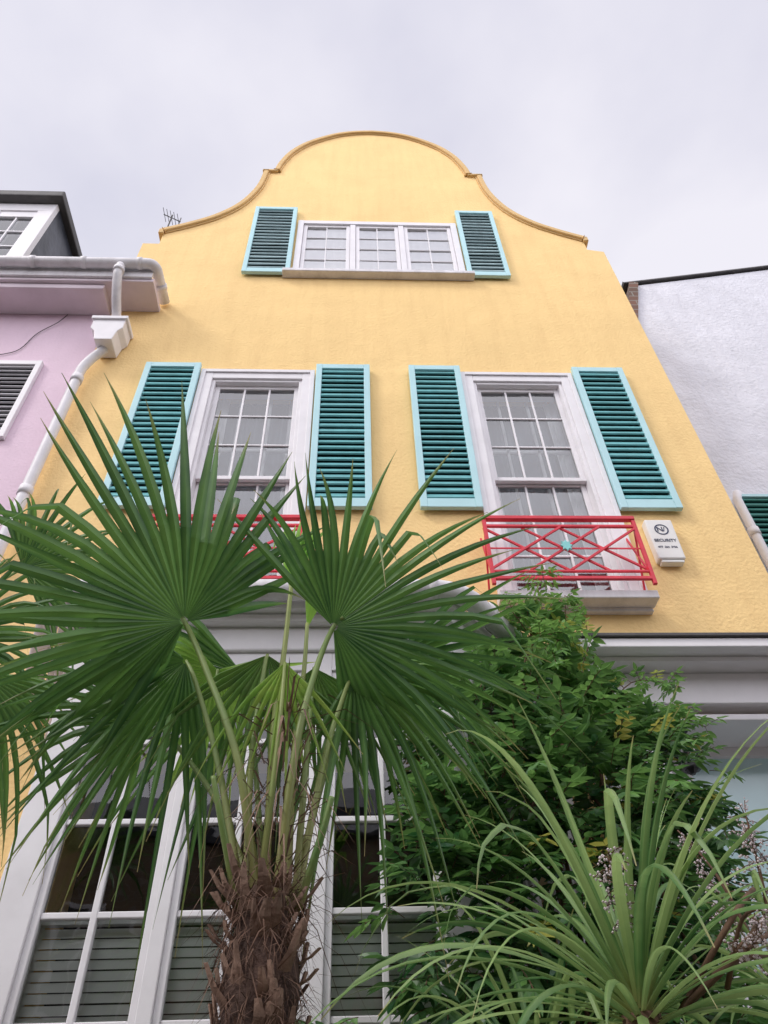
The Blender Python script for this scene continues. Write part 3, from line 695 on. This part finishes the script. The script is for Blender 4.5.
def panicle(a,b,n,seed,sp=.06):
    rnd=random.Random(seed); a=Vector(a);b=Vector(b); st.tube(spline([a,(a+b)/2+Vector((0,-.02,.05)),b],5),[.006,.006,.005,.005,.004,.004,.003,.003,.003,.002,.002],6)
    ax=(b-a)
    for i in range(n):
        t=rnd.uniform(.35,1); q=a+ax*t; dv=Vector((rnd.gauss(0,1),rnd.gauss(0,1),rnd.gauss(0,.8))).normalized(); e=q+dv*sp*rnd.uniform(.5,1.3)*(1.3-t*.6)
        st.tube([q,(q+e)/2+Vector((0,0,.005)),e],.0012,4,False)
        for k in range(8):
            u=rnd.uniform(.25,1); c=q.lerp(e,u)+Vector((rnd.gauss(0,.005),rnd.gauss(0,.005),rnd.gauss(0,.005))); ico(c,rnd.uniform(.0022,.0042))
panicle((.60,-2.2,1.90),(.52,-2.46,2.06),34,1,.045)
panicle((1.0,-2.05,1.92),(1.0,-2.15,2.26),44,2,.06)
panicle((.75,-2.3,1.85),(.78,-2.52,1.93),28,3,.04)
panicle((1.0,-2.0,1.92),(.90,-1.95,2.30),34,4,.06)
for k in range(5):
    a=rnd.uniform(0,6.28); st.tube(spline([(.66,-2.25,1.82),(.78+.05*math.cos(a),-2.3+.06*math.sin(a),1.88+.02*k),(.9,-2.15+.1*math.sin(a),1.93+.03*k)],5),.006,6)
st.obj('stems',M_twig,CP,0,True); bb.obj('flower_berries',M_berry,CP)

# ---------------------------------------------------------------- climbing shrub
SH=empty('climbing_shrub')
lf=MB(); tw=MB()
def leaflet(mb,p,d,n,L,w,v,y):
    s=d.cross(n).normalized(); n2=s.cross(d)
    mb.add([p,p+d*L*.35+s*w,p+d*L-n2*L*.12,p+d*L*.35-s*w,p+d*L*.4-n2*w*.4,p+d*L*.72+s*w*.62-n2*L*.03,p+d*L*.72-s*w*.62-n2*L*.03],
           [(0,4,1),(0,3,4),(1,4,5),(4,3,6),(4,2,5),(4,6,2)],[(v,y,0)]*7)
def sprig(p,d,nl,L,rnd,v,y=0):
    p=Vector(p); d=Vector(d).normalized(); pts=[p]
    s=d.cross(Vector((0,0,1))); s=s.normalized() if s.length>.1 else Vector((1,0,0))
    for i in range(nl):
        p=p+d*.028; d=(d+Vector((0,0,-.09))+Vector((rnd.gauss(0,.05),rnd.gauss(0,.05),rnd.gauss(0,.05)))).normalized(); pts.append(p)
        n=s.cross(d).normalized()
        for sg in (-1,1):
            dd=(d*.55+s*sg*1.0+n*rnd.gauss(0,.25)+Vector((0,0,-.25))).normalized()
            leaflet(lf,p,dd,(n+Vector((rnd.gauss(0,.3),rnd.gauss(0,.3),rnd.gauss(0,.2)))).normalized(),L*rnd.uniform(.75,1.15),L*.23,min(1,max(0,v+rnd.gauss(0,.15))),y)
    leaflet(lf,p,d,n,L*1.1,L*.21,v,y)
    tw.tube(pts,.0018,3,False)
rnd=random.Random(11)
blobs=[((.74,-1.05,2.35),(.48,.36,1.02),440),((1.10,-.66,2.72),(.52,.32,.90),490),((.85,-.9,1.7),(.85,.5,.6),200),((1.46,-.5,3.05),(.28,.22,.40),135),((.98,-.62,3.45),(.34,.20,.28),125),((.55,-1.0,3.0),(.26,.2,.45),110),((.34,-1.2,2.25),(.20,.16,.55),150),((1.0,-.55,3.85),(.2,.14,.24),50)]
for c,r,n in blobs:
    for i in range(n):
        a=Vector((rnd.gauss(0,1),rnd.gauss(0,1),rnd.gauss(0,1))).normalized(); q=rnd.uniform(.6,1.04)
        if a.y>.35 and rnd.random()<.6: a.y=-a.y
        nz=noise.noise(a*2.1+Vector(c))*.30+1
        p=Vector((c[0]+a.x*r[0]*q*nz,c[1]+a.y*r[1]*q*nz,c[2]+a.z*r[2]*q*nz))
        if p.z<.1 : continue
        d=(a+Vector((rnd.gauss(0,.5),rnd.gauss(0,.5)-.35,rnd.gauss(0,.4)))).normalized()
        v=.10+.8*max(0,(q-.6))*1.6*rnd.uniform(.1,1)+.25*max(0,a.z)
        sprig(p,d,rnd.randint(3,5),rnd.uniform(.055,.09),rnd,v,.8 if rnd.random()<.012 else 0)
for i,(a,b,c_) in enumerate([((.95,-.75,3.4),(1.15,-.7,3.85),(1.22,-.66,4.15)),((1.1,-.6,3.4),(1.35,-.4,3.9),(1.45,-.3,4.25)),((1.2,-.6,3.3),(1.55,-.45,3.7),(1.85,-.4,3.7)),((.7,-1.1,3.2),(.85,-1.15,3.5),(1.0,-1.1,3.55)),((1.4,-.5,3.3),(1.6,-.5,3.5),(1.85,-.5,3.4)),((1.0,-.8,3.3),(1.0,-.9,3.6),(1.1,-.95,3.7)),((.9,-.8,3.4),(.95,-.75,3.75),(.85,-.8,3.95)),((1.05,-.6,3.4),(1.05,-.5,3.9),(.95,-.4,4.3)),((1.0,-.55,3.8),(1.1,-.4,4.3),(1.25,-.3,4.60))]):
    P=spline([a,b,c_],6); tw.tube(P,[.005-.003*k/(len(P)-1) for k in range(len(P))],6)
    for k in range(2,len(P)):
        for _ in range(2): sprig(P[k],(rnd.gauss(0,1),rnd.gauss(0,1)-.4,rnd.gauss(0,.6)),rnd.randint(2,4),.055,rnd,.6+rnd.uniform(0,.3),.5 if rnd.random()<.12 else 0)
for i in range(14):
    x=rnd.uniform(.6,1.2); y=rnd.uniform(-1.0,-.6); tw.tube(spline([(.9,-.8,0),(x,y,1.0),(x+rnd.uniform(-.2,.3),y,2.2),(x+rnd.uniform(-.2,.4),y+.1,3.2)],6),.009,7)
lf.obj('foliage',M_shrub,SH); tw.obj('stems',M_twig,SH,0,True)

# ---------------------------------------------------------------- world & sun
w=bpy.data.worlds.new('World'); sc.world=w; w.use_nodes=True; nt=w.node_tree; nt.nodes.clear()
out=N(nt,'ShaderNodeOutputWorld')
sunel=math.radians(45); sunaz=math.radians(237)
sky=N(nt,'ShaderNodeTexSky'); sky.sky_type='NISHITA'; sky.sun_disc=False; sky.sun_elevation=sunel; sky.sun_rotation=sunaz
bg1=N(nt,'ShaderNodeBackground'); bg1.inputs[1].default_value=0.10; nt.links.new(sky.outputs[0],bg1.inputs[0])
tc=N(nt,'ShaderNodeTexCoord')
mp=N(nt,'ShaderNodeMapping'); mp.inputs['Scale'].default_value=(1.0,1.0,1.8); mp.inputs['Location'].default_value=(.3,.6,.1); nt.links.new(tc.outputs['Generated'],mp.inputs[0])
nz=N(nt,'ShaderNodeTexNoise'); nz.inputs['Scale'].default_value=2.2; nz.inputs['Detail'].default_value=5; nz.inputs['Roughness'].default_value=.5; nt.links.new(mp.outputs[0],nz.inputs['Vector'])
sep=N(nt,'ShaderNodeSeparateXYZ'); nt.links.new(tc.outputs['Generated'],sep.inputs[0])
m1=N(nt,'ShaderNodeMath',operation='MULTIPLY_ADD'); nt.links.new(sep.outputs[2],m1.inputs[0]); m1.inputs[1].default_value=-1.9; m1.inputs[2].default_value=1.95
m2=N(nt,'ShaderNodeMath',operation='MULTIPLY_ADD'); nt.links.new(nz.outputs['Fac'],m2.inputs[0]); m2.inputs[1].default_value=1.25; nt.links.new(m1.outputs[0],m2.inputs[2])
r=ramp(nt,m2.outputs[0],[(0.50,(.66,.66,.80)),(1.0,(.94,.92,1.0))])
bg2=N(nt,'ShaderNodeBackground'); nt.links.new(r.outputs[0],bg2.inputs[0])
mr=N(nt,'ShaderNodeMapRange'); mr.inputs[1].default_value=.1; mr.inputs[2].default_value=-.9; mr.inputs[3].default_value=1.0; mr.inputs[4].default_value=2.3; nt.links.new(sep.outputs[1],mr.inputs[0]); nt.links.new(mr.outputs[0],bg2.inputs[1])
ms=N(nt,'ShaderNodeMixShader'); ms.inputs[0].default_value=.93; nt.links.new(bg1.outputs[0],ms.inputs[1]); nt.links.new(bg2.outputs[0],ms.inputs[2]); nt.links.new(ms.outputs[0],out.inputs[0])
sd=bpy.data.lights.new('sun','SUN'); sd.energy=1.5; sd.angle=math.radians(15); sd.color=(1,.96,.9)
so=bpy.data.objects.new('sun',sd); col.objects.link(so)
dirv=Vector((math.sin(sunaz)*math.cos(sunel),math.cos(sunaz)*math.cos(sunel),math.sin(sunel)))
so.rotation_euler=dirv.to_track_quat('Z','Y').to_euler(); so.location=(0,-10,20)

# ---------------------------------------------------------------- camera
cd=bpy.data.cameras.new('camera'); cam=bpy.data.objects.new('camera',cd); col.objects.link(cam)
cd.sensor_fit='VERTICAL'; cd.sensor_height=36; cd.sensor_width=27; cd.lens=740/1024*36; cd.clip_start=.05; cd.clip_end=500
cam.location=(0,-4,1.5); cam.rotation_euler=(2.3535,.02572,-.03151)
sc.camera=cam
